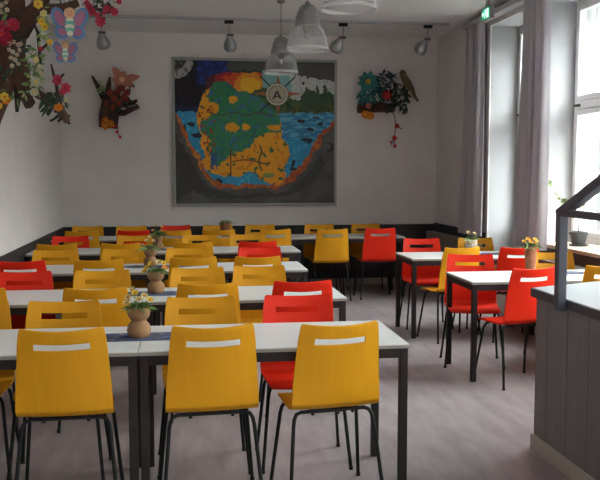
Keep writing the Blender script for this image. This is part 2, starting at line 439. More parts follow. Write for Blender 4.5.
def row(r, side, lst, names):
    for (X, Y, c, rz), nm in zip(lst, names):
        sd = 'near side' if side > 0 else 'far side'
        place_chair(c, X, Y, side, rz, '%s slotted chair on the %s of the %s, %s' % (NM[c], sd, rowname[r], nm), 'chairs along the five left table rows')
n4 = ['the leftmost', 'second from left', 'third from left', 'the rightmost']
n3 = ['the leftmost', 'the middle one', 'the rightmost']
n7 = ['the leftmost', 'second from left', 'third from left', 'the middle of seven', 'third from right', 'second from right', 'the rightmost']
y, r_ = 'yellow', 'red'
row(0, 1, [(-.545, 3.84, y, 1), (.13, 3.83, y, 4), (.715, 3.81, y, 8)], n3)
row(0, -1, [(-1.13, 4.74, y, 2), (-.645, 4.71, y, -1), (.09, 4.76, y, 1), (.636, 4.76, r_, 0)], n4)
row(1, 1, [(-1.25, 5.22, y, 2), (-.53, 5.18, y, 1), (.147, 5.30, y, 2), (.755, 5.34, r_, 2)], n4)
row(1, -1, [(-1.11, 6.135, r_, 0), (-.573, 6.135, y, 1), (.097, 6.21, y, 3), (.553, 6.27, y, -1)], n4)
row(2, 1, [(-1.272, 6.84, r_, 3), (-.67, 6.83, y, 1), (.077, 6.93, y, 2), (.601, 6.92, y, -1)], n4)
row(2, -1, [(-1.134, 7.77, y, 0), (-.53, 7.78, y, -2), (.03, 7.83, y, 1), (.695, 7.79, r_, 0)], n4)
row(3, 1, [(-1.211, 8.37, y, 0), (-.609, 8.39, y, 2), (.09, 8.41, y, -2), (.735, 8.43, r_, 2)], n4)
row(3, -1, [(-1.212, 9.42, r_, 2), (-.527, 9.43, y, 0), (.176, 9.42, y, 1), (.701, 9.42, y, -2)], n4)
row(4, 1, [(-1.179, 10.12, y, 2), (-.588, 10.2, r_, 0), (-.1, 10.16, y, 3), (.42, 10.15, y, 0), (1.1, 10.14, y, 8), (1.788, 10.1, y, 2), (2.396, 10.16, r_, 2)], n7)
row(4, -1, [(-1.209, 11.08, y, 0), (-.66, 11.06, y, 0), (-.104, 11.1, r_, 2), (.44, 11.1, y, 0), (.991, 11.1, y, -1), (1.773, 11.08, y, 0), (2.406, 11.12, y, 1)], n7)
gr = 'chairs around the two right tables'
place_chair('red', 2.458, 8.60, -1, -2, 'red slotted chair facing the camera behind the left half of the far right table', gr)
place_chair('yellow', 3.03, 8.58, -1, 3, 'orange-yellow slotted chair behind the far right table, beside the curtain in the corner', gr)
place_chair('yellow', 2.545, 7.50, 1, 14, 'orange-yellow slotted chair turned askew between the two right tables', gr)
place_chair('red', 3.07, 7.44, 1, 3, 'red slotted chair on the near side of the far right table, behind the yellow flowers', gr)
place_chair('red', 2.40, 6.90, -1, -12, 'red slotted chair facing the camera at the left end of the near right table', gr)
place_chair('yellow', 3.165, 7.0, -1, 0, 'orange-yellow slotted chair behind the near right table, mostly hidden by the flower pot', gr)
place_chair('red', 2.525, 5.83, 1, 15, 'red slotted chair on the near side of the near right table, left of the counter', gr)
place_chair('yellow', 3.14, 5.89, 1, -4, 'orange-yellow slotted chair at the right edge, beyond the pale counter top', gr)

# ---------------------------------------------------------------- tables
def table(x0, x1, y0, dep, label, group):
    e = empty('table', ((x0+x1)/2, y0+dep/2, 0)); tag(e, label, 'table', group)
    h = (x1-x0)/2-.002; d = dep/2; g = .004
    tp = MB().box(-h, h, -d, d, .740, .762, .003).build('tabletop', M['top'], e)
    MB().box(-h-.0012, h+.0012, -d-.0012, d+.0012, .7405, .7560).build('edge_band', M['edge'], tp)
    m = MB()
    m.box(-h+.044, h-.044, -d+g, -d+.03, .694, .740); m.box(-h+.044, h-.044, d-.03, d-g, .694, .740)
    m.box(-h+g, -h+.03, -d+.044, d-.044, .694, .740); m.box(h-.03, h-g, -d+.044, d-.044, .694, .740)
    m.build('apron', M['frame'], e)
    for sx in (-1, 1):
        for sy in (-1, 1):
            cx, cy = sx*(h-.024), sy*(d-.024)
            MB().box(cx-.02, cx+.02, cy-.02, cy+.02, 0, .740, .004).build('leg', M['frame'], e)
    return e
RY = [3.918, 5.42, 7.03, 8.67, 10.35]; DEP = .65
RX = [(-1.50, -.215, 1.07), (-1.55, -.25, 1.055), (-1.565, -.265, 1.035), (-1.565, -.18, 1.2), (-1.57, -.125, 1.32, 2.76)]
for i, xs in enumerate(RX):
    nn = ['left', 'right'] if len(xs) == 3 else ['left', 'middle', 'right']
    for k in range(len(xs)-1):
        table(xs[k], xs[k+1], RY[i], DEP, 'white topped table with dark legs, the %s one of the %s' % (nn[k], rowname[i]), 'tables of the five left rows')
table(2.13, 3.36, 7.74, DEP, 'white topped table with dark legs standing farther back on the right, near the corner', 'the two right tables')
table(2.13, 3.36, 6.06, DEP, 'white topped table with dark legs on the right, nearest the counter', 'the two right tables')

# table runners with pointed ends (printed pattern)
def runner_mat():
    m = bpy.data.materials.new('printed_runner'); m.use_nodes = True; nt = m.node_tree; b = nt.nodes['Principled BSDF']
    N, L = nt.nodes.new, nt.links.new
    tc = N('ShaderNodeTexCoord'); v = N('ShaderNodeTexVoronoi'); v.inputs['Scale'].default_value = 17; L(tc.outputs['Object'], v.inputs['Vector'])
    r = N('ShaderNodeValToRGB'); r.color_ramp.interpolation = 'CONSTANT'
    cs = [(0, (150, 118, 70)), (.22, (70, 92, 132)), (.45, (66, 70, 92)), (.7, (96, 92, 100))]
    el = r.color_ramp.elements
    el[0].position = 0; el[0].color = lin(cs[0][1]); el[1].position = cs[1][0]; el[1].color = lin(cs[1][1])
    for p_, c_ in cs[2:]:
        q = el.new(p_); q.color = lin(c_)
    L(v.outputs['Distance'], r.inputs[0]); L(r.outputs[0], b.inputs['Base Color']); b.inputs['Roughness'].default_value = .9
    return m
M['runner'] = runner_mat()
def runner(x0, x1, yc, label, wd=.2, rz=0):
    c = (x0+x1)/2; h = (x1-x0)/2; w = wd/2
    o = MB().prism([(-h, 0), (-h+.14, -w), (h-.14, -w), (h, 0), (h-.14, w), (-h+.14, w)], 0, .003).build('table_runner', M['runner'])
    o.location = (c, yc, .7623); o.rotation_euler = (0, 0, R(rz)); tag(o, label, 'table runner', 'patterned table runners')
runner(-.62, .16, 4.26, 'blue and gold patterned runner under the vase on the front table row')
runner(-.55, .2, 5.77, 'blue-grey runner under the vase on the second table row')
runner(-.56, .1, 7.42, 'grey-blue pointed runner under the vase on the middle table row')
runner(-.62, .12, 9.02, 'grey runner under the vase on the fourth table row')
runner(2.60, 3.3, 6.5, 'dark grey pointed runner on the near right table')
runner(2.84, 3.34, 8.1, 'dark grey pointed runner on the far right table', .16)

# ---------------------------------------------------------------- vases and flowers
def flower(name, m, mc, r, parent, c, nrm, petals=6, cup=.35):
    "petals around a centre; nrm = facing direction"
    nrm = Vector(nrm).normalized(); u = nrm.orthogonal().normalized(); v = nrm.cross(u); c = Vector(c)
    t = MB(); a0 = random.random()*3
    for k in range(petals):
        a = a0+2*math.pi*k/petals; d = u*math.cos(a)+v*math.sin(a)+nrm*cup
        t.leaf(c, d, r, r*5.2/petals, nrm, 0)
    o = t.build(name, m, parent, 60)
    q = MB(); q.ball(c+nrm*r*.14, r*.26, sub=2, jit=.2); q.build('flower_centre', mc, o, 60)
    return o
def vase(X, Y, label, prof, pm, fol, fl, spread=.085, hh=.1, seed=0, nleaf=150, flr=.021):
    random.seed(seed)
    e = empty('flower_vase', (X, Y, .7655 if fl is not None else .7622)); tag(e, label, 'flower vase', 'flower pots on the tables')
    hv = prof[-1][1]; rv = prof[-1][0]
    inner = [(rv-.006, hv), (rv-.008, hv-.02), (.001, hv-.022)]
    MB().lathe([(.001, 0)]+prof+inner, 20).build('vase', pm, e, 40)
    MB().lathe([(rv-.008, hv-.018), (.001, hv-.014)], 12).build('soil', M['soil'], e)
    t = MB()
    for k in range(nleaf):
        a = random.random()*6.283; q = random.random()
        d = Vector((math.cos(a)*(.15+q*.85), math.sin(a)*(.15+q*.85), 1.35-q*.8))
        b = Vector((math.cos(a)*rv*.5*random.random(), math.sin(a)*rv*.5*random.random(), hv-.016))
        t.leaf(b, d, random.uniform(.6, 1.15)*spread*1.15, .011, None, .6)
    t.build('foliage', fol, e, 60)
    for k, (dx, dz, m) in enumerate(fl or []):
        dy = random.uniform(-.035, .02)
        c = Vector((dx, dy, hv+dz))
        f = flower('flower', M[m], M['petal_o'] if m != 'petal_o' else M['petal_y'], flr, e, c, (dx*6, -.6+dy, .8))
        MB().tube([(dx*.2, dy*.2, hv-.016), (dx*.6, dy*.6, hv+dz*.45), (dx, dy, hv+dz)], .0014, 5).build('stem', M['leaf'], f)
    return e
hour = [(.042, 0), (.054, .01), (.06, .035), (.054, .062), (.038, .08), (.037, .086), (.053, .105), (.058, .132), (.055, .15)]
vase(-.226, 4.25, 'waisted clay vase with pale yellow flowers on the front table row', hour, M['clay'], M['leaf'],
     [(-.05, .05, 'petal_c'), (-.015, .072, 'petal_y'), (.03, .06, 'petal_c'), (.0, .035, 'petal_c'), (-.06, .02, 'petal_c'), (.055, .035, 'petal_y'), (-.03, .085, 'petal_c')], seed=1)
vase(-.19, 5.78, 'waisted clay vase with bright yellow flowers on the second table row', hour, M['clay'], M['leaf'],
     [(-.06, .02, 'petal_y'), (-.03, .05, 'petal_y'), (.02, .055, 'petal_c'), (.055, .05, 'petal_y'), (-.075, -.005, 'petal_y'), (.06, .02, 'petal_o')], seed=2, flr=.025)
vase(-.29, 7.45, 'waisted clay vase with cream flowers on the middle table row', hour, M['clay'], M['leafp'],
     [(-.03, .07, 'petal_c'), (.03, .07, 'petal_c'), (0, .1, 'petal_c'), (-.07, .03, 'petal_c')], seed=3, spread=.1)
vase(-.27, 9.02, 'small clay vase with bushy greenery on the fourth table row', hour, M['clay'], M['leaf'],
     [(-.02, .1, 'petal_c'), (.04, .09, 'petal_c'), (-.05, .05, 'petal_c')], seed=4, spread=.12)
pot5 = [(.045, 0), (.052, .01), (.068, .15), (.072, .155), (.072, .175)]
vase(.52, 10.74, 'reddish clay pot with small green plant on the long back table', pot5, M['clay2'], M['leaf'], None, seed=5, spread=.11, nleaf=60)
potA = [(.042, 0), (.05, .02), (.058, .09), (.055, .15)]
pa = at(472, 246, 8.0)
vase(pa.x, 8.02, 'pale woven pot with light green leaves on the far right table', potA, M['woven'], M['leafp'], [(.03, .06, 'petal_c'), (-.03, .07, 'petal_c')], seed=6, spread=.11, nleaf=70)
pb = at(530.5, 262, 6.48)
potB = [(.035, 0), (.038, .02), (.05, .2), (.054, .2), (.054, .222)]
vase(pb.x, 6.48, 'tall terracotta pot with golden yellow flowers on the near right table', potB, M['clay2'], M['leaf'],
     [(-.05, .035, 'petal_y'), (-.02, .05, 'petal_o'), (.02, .055, 'petal_y'), (.05, .04, 'petal_y'), (0, .03, 'petal_y'), (.035, .02, 'petal_o'), (-.04, .06, 'petal_y')], seed=7, spread=.09)

# plant on the window sill
X0, Y0 = 3.70, 7.58
e = empty('potted_plant', (X0, Y0, ZS)); tag(e, 'thin-stemmed green plant in a dark grey pot on the window sill', 'potted plant')
pot_ = MB().lathe([(.001, .012), (.055, .012), (.062, .02), (.078, .105), (.088, .108), (.09, .135), (.082, .135), (.08, .115), (.001, .113)], 24).build('pot', M['pot'], e, 40)
MB().lathe([(.001, 0), (.07, 0), (.088, .012), (.09, .02), (.085, .02), (.07, .012), (.001, .0122)], 24).build('saucer', M['pot'], e, 40)
MB().tube([(0, 0, .11), (.004, .01, .2), (-.004, 0, .3), (0, -.01, .42)], [.008, .007, .006, .005], 7).build('stem', M['wood'], e, 60)
random.seed(12)
def tw(p_):  # photo position to local point near the plant
    q = at(p_[0], p_[1], p_[2]); return q-Vector((X0, Y0, ZS))
br = [[(577, 217, 7.58), (566, 210, 7.75), (560, 200, 7.85), (553, 190, 7.9), (549.5, 181, 7.9)], [(577, 217, 7.58), (584, 205, 7.45), (591, 196, 7.4), (598, 190, 7.3)], [(577, 217, 7.58), (571, 206, 7.6), (566, 200, 7.6)]]
for b_ in br:
    P = [tw(q) for q in b_]; P = [Vector((0, -.005, .36))]+P[1:]
    bo = MB().tube(P, .003, 5).build('twig', M['leaf'], e)
    t = MB()
    for i in range(1, len(P)):
        for k in range(5 if i > 1 else 3):
            q = P[i-1].lerp(P[i], random.random())
            t.leaf(q, (random.uniform(-.7, .3), random.uniform(-1, 1), random.uniform(-.3, .8)), random.uniform(.05, .085), .032, None, .3)
    t.build('leaves', M['leafp'], bo)

# ---------------------------------------------------------------- counter with handrail
e = empty('service_counter', (1.98, 4.55, 0)); tag(e, 'grey panelled counter with pale top and dark edging at lower right', 'counter')
cx, cy = 1.98, 4.55
body = [(0, 0), (0, -3.3), (1.2, -3.3), (1.2, .5)]
MB().prism(body, .0, .88).build('body', M['counter'], e)
g = MB()
for k in range(13):
    yy = -.16-.24*k; g.box(-.0022, .001, yy-.002, yy+.002, .085, .866)
g.build('panel_groove', M['groove'], e)
MB().prism([(-.014, .014), (-.014, -3.3), (.02, -3.3), (.02, .01)], 0, .085).build('baseboard', M['base'], e)
te = [(-.026, .026), (-.026, -3.33), (1.22, -3.33), (1.22, .55)]
MB().prism(te, .878, .924).build('edging', M['counter_edge'], e)
MB().prism([(-.018, .018), (-.018, -3.32), (1.21, -3.32), (1.21, .54)],   .9245, .928).build('counter_top', M['counter_top'], e)
h = empty('handrail', (1.926, 4.135, .876)); tag(h, 'dark grey steel handrail with post, level bar and sloping bar on the counter edge', 'handrail')
MB().box(-.025, .025, -.025, .025, -.005, .505, .007).build('post', M['handrail'], h)
MB().box(-.026, .026, -1.4, -.025,   .482, .518, .006).build('level_bar', M['handrail'], h)
sb = MB(); sl = math.atan2(.185, .46); L_ = 1.5
sb.box(-.026, .026, -L_, .0, -.024, .024, .006); bmesh.ops.rotate(sb.b, verts=sb.b.verts[:], cent=(0, 0, 0), matrix=Matrix.Rotation(-sl, 3, 'X'))
bmesh.ops.translate(sb.b, verts=sb.b.verts[:], vec=(0, .022, .49)); sb.build('sloping_bar', M['handrail'], h)
MB().box(-.03, .03, -1.43, -1.37, -.005, 1.03, .007).build('post', M['handrail'], h)

# ---------------------------------------------------------------- pendant lamps
def pendant(X, Y, label):
    e = empty('pendant_lamp', (X, Y, 2.64)); tag(e, label, 'pendant lamp', 'row of pendant lamps')
    top = HC-2.64
    MB().lathe([(.001, top-.03), (.03, top-.03), (.045, top-.012), (.045, top), (.001, top)], 18).build('ceiling_rose', M['housing'], e, 40)
    MB().tube([(0, 0, .4), (0, 0, top-.02)], .004, 6).build('cable', M['cord'], e)
    MB().lathe([(.001, .42), (.02, .42), (.024, .40), (.045, .395), (.062, .385), (.078, .365), (.082, .34), (.09, .335), (.094, .30), (.101, .295), (.105, .262), (.111, .256), (.115, .222), (.112, .214), (.1, .212), (.001, .212)], 28).build('lamp_housing', M['housing'], e, 30)
    s = MB(); pr = [(.108, .212), (.128, .2), (.148, .17), (.163, .13), (.174, .085), (.181, .03)]
    s.lathe(pr, 40); s.lathe([(a-.004, b) for a, b in pr], 40)
    s.build('shade', M['shade'], e, 60)
    MB().lathe([(.181, .03), (.185, .024), (.186, .008), (.182, .004), (.178, .008), (.177, .03)], 40).build('shade_rim', M['shade_rim'], e, 60)
    MB().lathe([(.001, .211), (.035, .211), (.037, .18), (.028, .165), (.001, .16)], 16).build('lamp_socket', M['housing'], e, 40)
    MB().lathe([(.001, .1), (.014, .104), (.02, .12), (.018, .14), (.012, .16)], 16).build('bulb', M['shade_rim'], e, 60)
pendant(1.07, 9.3, 'smallest, farthest glass pendant lamp, hanging in front of the painting')
pendant(1.095, 7.5, 'middle glass pendant lamp with grey ribbed housing, near the picture top')
pendant(1.092, 5.6, 'nearest, largest glass pendant lamp, cut off by the top edge of the photo')

# track and spotlights
tr = empty('lighting_track', (1.0, 10.4, HC-.03)); tag(tr, 'thin grey lighting track across the ceiling before the back wall', 'lighting track')
MB().box(-2.5, 2.29, -.018, .018, 0, .03, .003).build('track_profile', M['rail'], tr)
MB().box(-2.5, 2.29, -.008, .008, -.001, .002).build('track_slot', M['cord'], tr)
MB().box(2.26, 2.30, -.022, .022, -.002, .03, .003).build('end_cap', M['rail'], tr)
def spot(X, tx, label, tilt, hx=0):
    e = empty('spotlight', (X, 10.4, HC-.03)); tag(e, label, 'spotlight', 'spotlights on the ceiling track')
    MB().box(-.055, .055, -.02, .02, -.04, 0, .006).build('adapter', M['black'], e)
    MB().tube([(0, 0, -.04), (0, 0, -.17)], .008, 8).build('stem', M['silver'], e)
    MB().box(-.05 if tilt > 0 else -.03, .03 if tilt > 0 else .055, -.03, .03, -.19, -.165, .006).build('bracket', M['latch'], e)
    T = Matrix.Translation((tx, 0, -.175)) @ Matrix.Rotation(R(tilt), 4, 'Y') @ Matrix.Rotation(R(28), 4, 'X')
    hd = MB(); hd.lathe([(.001, .01), (.03, .005), (.036, -.03), (.052, -.06), (.075, -.1), (.083, -.14), (.078, -.175), (.06, -.195), (.055, -.19), (.001, -.185)], 24, M4=T)
    ho = hd.build('lamp_head', M['silver'], e, 40)
    MB().lathe([(.053, -.1895), (.03, -.178), (.001, -.174)], 20, M4=T).build('reflector', M['winframe'], ho, 60)
spot(-.94, .0, 'silver ceiling spotlight at left, beneath the pink flowers', -8)
spot(.567, .0, 'silver ceiling spotlight above the left half of the painting', -8)
spot(1.96, -.02, 'silver ceiling spotlight just right of the pendant lamps, tilted left', 26)
spot(3.03, -.02, 'silver ceiling spotlight at the right end of the track, tilted left', 26)

# ---------------------------------------------------------------- painting (hand-mixed colours on a fine mesh)
def inpoly(x, y, P):
    c = False; n = len(P); j = n-1
    for i in range(n):
        xi, yi = P[i]; xj, yj = P[j]
        if (yi > y) != (yj > y) and x < (xj-xi)*(y-yi)/(yj-yi)+xi: c = not c
        j = i
    return c
WORLD = [(36, 50), (466, 50), (466, 225), (452, 236), (436, 258), (424, 282), (405, 302), (395, 335), (372, 362), (340, 384), (300, 400), (240, 396), (190, 400), (150, 397), (118, 375), (100, 345), (92, 320), (70, 285), (58, 258), (48, 230), (36, 205)]
SEA = [(36, 190), (466, 190), (466, 205), (448, 230), (425, 250), (408, 280), (395, 300), (378, 330), (352, 352), (325, 378), (290, 392), (240, 385), (160, 388), (130, 372), (112, 345), (98, 308), (80, 285), (70, 258), (56, 225), (44, 205)]
CONT = [(150, 110), (128, 122), (112, 140), (102, 165), (92, 195), (92, 225), (106, 255), (100, 275), (112, 310), (104, 330), (122, 352), (165, 368), (205, 366), (240, 350), (262, 368), (290, 388), (312, 390), (330, 372), (330, 340), (342, 305), (334, 275), (318, 258), (322, 235), (318, 205), (300, 185), (280, 170), (255, 150), (235, 140), (205, 135), (185, 118), (168, 108)]
GREEN = [(150, 110), (128, 122), (118, 150), (140, 185), (125, 205), (108, 215), (100, 235), (118, 260), (130, 268), (125, 300), (142, 325), (150, 340), (165, 320), (190, 300), (210, 300), (235, 285), (252, 255), (270, 250), (290, 245), (318, 245), (318, 205), (300, 185), (280, 170), (255, 150), (235, 140), (205, 135), (185, 118), (168, 108)]
ORB = [((190, 157), 13, 11), ((186, 232), 17, 13), ((225, 230), 13, 10), ((130, 180), 20, 17), ((110, 200), 10, 18), ((300, 232), 18, 8)]
TREES = [(392, 136, 5, 13), (418, 132, 5, 15), (440, 128, 5, 13), (402, 160, 26, 26), (385, 150, 16, 14), (440, 158, 12, 10)]
PEN = [(75, 225, 9, 5), (92, 253, 14, 5), (150, 378, 10, 5), (372, 215, 9, 5), (400, 236, 9, 6), (425, 220, 8, 5), (385, 262, 10, 5), (400, 266, 7, 9), (352, 345, 9, 6), (350, 332, 5, 10), (415, 205, 12, 3), (60, 235, 5, 9)]
def nz(x, y, s, o=0): return noise.noise(Vector((x/s+o, y/s, o*1.7)))
def paint(x, y):
    wx = x+6*nz(x, y, 16, 1)+3*nz(x, y, 6, 3); wy = y+6*nz(x, y, 16, 2)+3*nz(x, y, 6, 4)
    v = nz(x, y, 8, 5); c = (82, 82, 80)
    if nz(x, y, 50, 6) > .05: c = (94, 94, 91)
    d = abs(math.hypot(0, 0))
    if inpoly(wx, wy, [(36, 430), (36, 250), (60, 290), (90, 350), (120, 395), (200, 415), (330, 405), (390, 360), (430, 300), (440, 330), (400, 390), (340, 420), (150, 425), (80, 405)]): c = (62, 63, 62)
    if inpoly(wx, wy, WORLD):
        c = (186, 92, 34) if v < .15 else (214, 136, 50)
        if wy > 385 or wx > 330: c = (176, 78, 36) if v < .1 else (200, 110, 50)
        if wy < 195: c = (34, 62, 48)
        if inpoly(wx, wy, SEA):
            t = max(0, min(1, (wx-300)/150)); c = (44, 150, 196)
            if wy < 260 and wx > 300: c = (96, 178, 206) if nz(x*.4, y*2.2, 10, 8) > .1 else (50, 128, 178)
            elif v > .25: c = (70, 176, 212)
    if wy < 192 and y < 200:
        # skies and hills
        if wx < 150: c = (16, 16, 24) if nz(x, y, 20, 9) < .1 else (22, 26, 44)
        if 95 < wx < 190 and wy < 118: c = (22, 36, 104) if nz(x, y, 14, 10) < .12 else (30, 60, 150)
        if 36 <= wx < 100 and wy > 175: c = (26, 40, 86)
        if 118 <= wx < 305 and 86+max(0, 165-wx)*.35 < wy < 150:
            q = math.hypot(wx-235, (wy-122)*1.15)
            c = (250, 196, 40) if q < 27 else (240, 150, 30) if q < 42 else (226, 86, 26) if q < 68+14*v else (176, 34, 34) if q < 95 else (90, 30, 50)
        if wx >= 268 and wy < 135 and wx < 350: c = (130, 186, 184)
        if wx >= 345 and wy < 165: c = (204, 208, 204) if v < .3 else (176, 184, 182)
        hill = 135+10*math.sin(wx/26)+ (12 if wx > 340 else 0)
        if wx > 200 and wy > hill: c = (48, 80, 44) if v < .1 else (74, 108, 52)
        if wx > 330 and wy > 172: c = (96, 92, 46) if v > 0 else (52, 80, 44)
        for (tx, ty, a, b) in TREES:
            if ((wx-tx)/a)**2+((wy-ty)/b)**2 < 1 and wx > 340: c = (60, 84, 58)
        for (tx, ty) in ((392, 96), (420, 90), (444, 96), (380, 112)):
            if math.hypot((x-tx)*1.3, y-ty) < 4.5: c = (46, 54, 50)
        top = 86+14*math.sin(wx/60+1)*.5 + (max(0, wx-380))*.2
        if wx > 175 and wy < top: c = (80, 81, 79)
        if math.hypot(x-35, y-55) < 50: c = (176, 178, 174) if nz(x, y, 7, 11) < .2 else (110, 112, 112)
        if math.hypot(x-32, y-50) < 34: c = (60, 62, 64) if nz(x, y, 9, 12) < .1 else (120, 122, 120)
    if inpoly(wx, wy, CONT):
        c = (240, 164, 24) if nz(x, y, 14, 13) < .3 else (224, 134, 26)
        if inpoly(wx, wy, GREEN):
            c = (50, 138, 88) if nz(x, y, 12, 14) < .22 else (44, 116, 112)
            if nz(x, y, 11, 15) > .34: c = (66, 120, 160)
            for (q, a, b) in ORB:
                if ((wx-q[0])/a)**2+((wy-q[1])/b)**2 < 1: c = (240, 164, 30)
        elif nz(x, y, 13, 16) > .36: c = (70, 110, 52)
        if wx < 140 and 180 < wy < 350 and nz(x, y, 9, 17) > .3: c = (170, 50, 34)
        if abs(x-182) < 1.6 and 290 < y < 372: c = (110, 48, 30)
        if abs(y-325-5*math.sin(x/20)) < 1.8 and 185 < x < 290: c = (120, 40, 34)
        if abs(x-262-4*math.sin(y/9)) < 2.5 and 280 < y < 350: c = (60, 80, 40)
        if ((x-285)/16)**2+((y-362)/7)**2 < 1: c = (130, 150, 80)
        if abs(y-196-4*math.sin(x/11)) < 1.6 and 120 < x < 300: c = (90, 60, 60)
        if 128 < x < 146 and 300 < y < 345 and v > -.2: c = (52, 96, 140)
    elif inpoly(wx, wy, SEA) and wy > 195:
        for (tx, ty, a, b) in PEN:
            if ((wx-tx)/a)**2+((wy-ty)/b)**2 < 1: c = (26, 40, 56)
    # compass star
    for s in (1, -1):
        for rr in (1, 0):
            t_ = (x-310)*s if rr else (y-145)*s; o_ = abs(y-141) if rr else abs(x-311); Lr = 68 if rr else 58
            if 0 < t_ < Lr and o_ < 11*(1-t_/Lr): c = (176, 104, 62)
    for s in (1, -1):
        a = (x-310)+(s)*(y-142)
        if abs(a) < 2.6 and 30 < math.hypot(x-310, y-142) < 68: c = (32, 34, 38)
    q = math.hypot(x-308, y-143)
    if q < 31: c = (60, 56, 52)
    if q < 29.5: c = (206, 200, 184)
    if q < 24: c = (96, 92, 84)
    if q < 22: c = (182, 178, 150)
    if q < 21:
        dx, dy = x-308, y-146
        if abs(abs(dx)-(dy+12)*.5) < 2.6 and -12 < dy < 9: c = (34, 34, 36)
        if abs(dy-2) < 2 and abs(dx) < 9: c = (34, 34, 36)
    if math.hypot(x-452, y-285) < 13 and not math.hypot(x-448, y-283) < 8 and x > 444: c = (40, 40, 40)
    return c
e = empty('painting', (.986, 11.64, 1.11)); tag(e, 'large square framed painting of a colourful continent, seas, sunset and compass', 'painting')
W2, HH = 1.12, 1.99; fr = .035
m = MB()
m.box(-W2, W2, -.045, 0, 0, fr, .004); m.box(-W2, W2, -.045, 0, HH-fr, HH, .004)
m.box(-W2, -W2+fr, -.045, 0, fr, HH-fr, .004); m.box(W2-fr, W2, -.045, 0, fr, HH-fr, .004)
m.build('picture_frame', M['pframe'], e)
nx, nz_ = 330, 300
verts = []; cols = []
x0, x1, z0, z1 = -W2+fr, W2-fr, fr, HH-fr
for j in range(nz_+1):
    for i in range(nx+1):
        u = i/nx; v = j/nz_
        verts.append((x0+(x1-x0)*u, -.022, z0+(z1-z0)*v))
        cols.append(paint(35+430*u, 438-383*v))
faces = [(j*(nx+1)+i, j*(nx+1)+i+1, (j+1)*(nx+1)+i+1, (j+1)*(nx+1)+i) for j in range(nz_) for i in range(nx)]
me = bpy.data.meshes.new('canvas'); me.from_pydata(verts, [], faces)
ca = me.color_attributes.new('paint', 'FLOAT_COLOR', 'POINT')
buf = []
for c in cols: buf.extend(lin(c))
ca.data.foreach_set('color', buf)
pm = mat('oil_paint', (128, 128, 128), .6, bump=.15, scale=30)
an = pm.node_tree.nodes.new('ShaderNodeAttribute'); an.attribute_name = 'paint'
pm.node_tree.links.new(an.outputs['Color'], pm.node_tree.nodes['Principled BSDF'].inputs['Base Color'])
me.materials.append(pm); o = bpy.data.objects.new('canvas', me); col.objects.link(o); o.parent = e
MB().box(x0, x1, -.020, 0, z0, z1).build('backing_board', M['dark'], e)

# ---------------------------------------------------------------- driftwood arrangements
def local(e, x, y, Y): return at(x, y, Y)-e.location
YB = 11.56
random.seed(21)
c0 = at(115, 100, 11.63)
e = empty('driftwood_arrangement', c0); tag(e, 'brown driftwood wall decoration with a peach cloth flower, left of the painting', 'wall decoration', 'driftwood decorations on the back wall')
L = lambda x, y, Y=YB: local(e, x, y, Y)
MB().tube([L(108, 128, 11.515), L(109, 115, 11.51), L(111, 103, 11.51), L(113, 92, 11.53)], [.12, .13, .12, .09], 12).build('log', M['wood'], e, 70)
MB().tube([L(114, 112, 11.5), L(124, 113), L(132, 109, 11.45), L(139, 107, 11.42)], [.05, .04, .035, .02], 8).build('branch', M['wood'], e, 60)
MB().tube([L(116, 106, 11.5), L(126, 104), L(133, 103, 11.45), L(137, 100, 11.44)], [.035, .03, .03, .018], 8).build('branch', M['woodd'], e, 60)
MB().tube([L(133, 103, 11.45), L(137, 105, 11.42), L(134, 108, 11.42)], .012, 6).build('branch', M['woodd'], e, 60)
MB().tube([L(104, 98), L(99, 88, 11.5), L(92, 76, 11.45)], [.045, .035, .015], 8).build('branch', M['woodd'], e, 60)
MB().tube([L(107, 97), L(109, 84, 11.5), L(110, 77, 11.5)], [.04, .03, .015], 8).build('branch', M['wood'], e, 60)
t = MB()
for k in range(16): t.leaf(L(random.uniform(98, 105), random.uniform(82, 96), 11.46), (random.uniform(-1, 1), -.5, random.uniform(-.5, 1)), .07, .035)
t.build('leaves', M['leafp'], e)
t = MB()
for k in range(55): t.leaf(L(random.uniform(104, 130), random.uniform(86, 112), 11.43), (random.uniform(-1, 1), -.5, random.uniform(-1, .6)), .07, .04)
t.build('leaves', M['leafd'], e)
pk = L(122, 80, 11.42)
t = MB()
for a, ln in ((125, .2), (75, .12), (12, .24), (-25, .17), (-75, .12), (-130, .14), (178, .13)):
    t.leaf(pk, (math.cos(R(a)), -.1, math.sin(R(a))), ln, .1, (0, -1, 0), 0)
for a in range(0, 360, 45): t.leaf(pk+Vector((0, -.03, 0)), (math.cos(R(a+20)), -.35, math.sin(R(a+20))), .09, .07, (0, -1, 0), 0)
f = t.build('cloth_flower', M['petal_k'], e, 60); MB().ball(pk+Vector((0, -.02, 0)), .05, (1, .6, 1)).build('flower_centre', M['skin'], f, 60)
for (x, y) in ((112, 107), (119, 103), (126, 99), (121, 88), (110, 93), (118, 92), (124, 97), (114, 99), (107, 104), (127, 93)): flower('flower', M['petal_b'], M['petal_r'], .055, e, L(x, y, 11.40), (random.uniform(-.4, .4), -1, .1), 6)
for (x, y) in ((106, 121), (111, 124), (105, 126)): flower('flower', M['petal_o'], M['petal_y'], .06, e, L(x, y, 11.39), (random.uniform(-.4, .4), -1, .1), 7)
for (x, y) in ((114, 126), (103, 123)): flower('flower', M['petal_r'], M['petal_y'], .04, e, L(x, y, 11.40), (0, -1, 0), 6)
t = MB(); t.tube([L(115, 120, 11.42), L(118, 128, 11.45), L(118, 133, 11.5), L(120, 138, 11.5)], .005, 5); t.build('stem', M['woodd'], e)
for (x, y) in ((117, 132), (120, 137), (114, 127), (133, 86)): MB().ball(L(x, y, 11.48), .022).build('berry', M['berry'] if x < 130 else M['leafd'], e, 60)

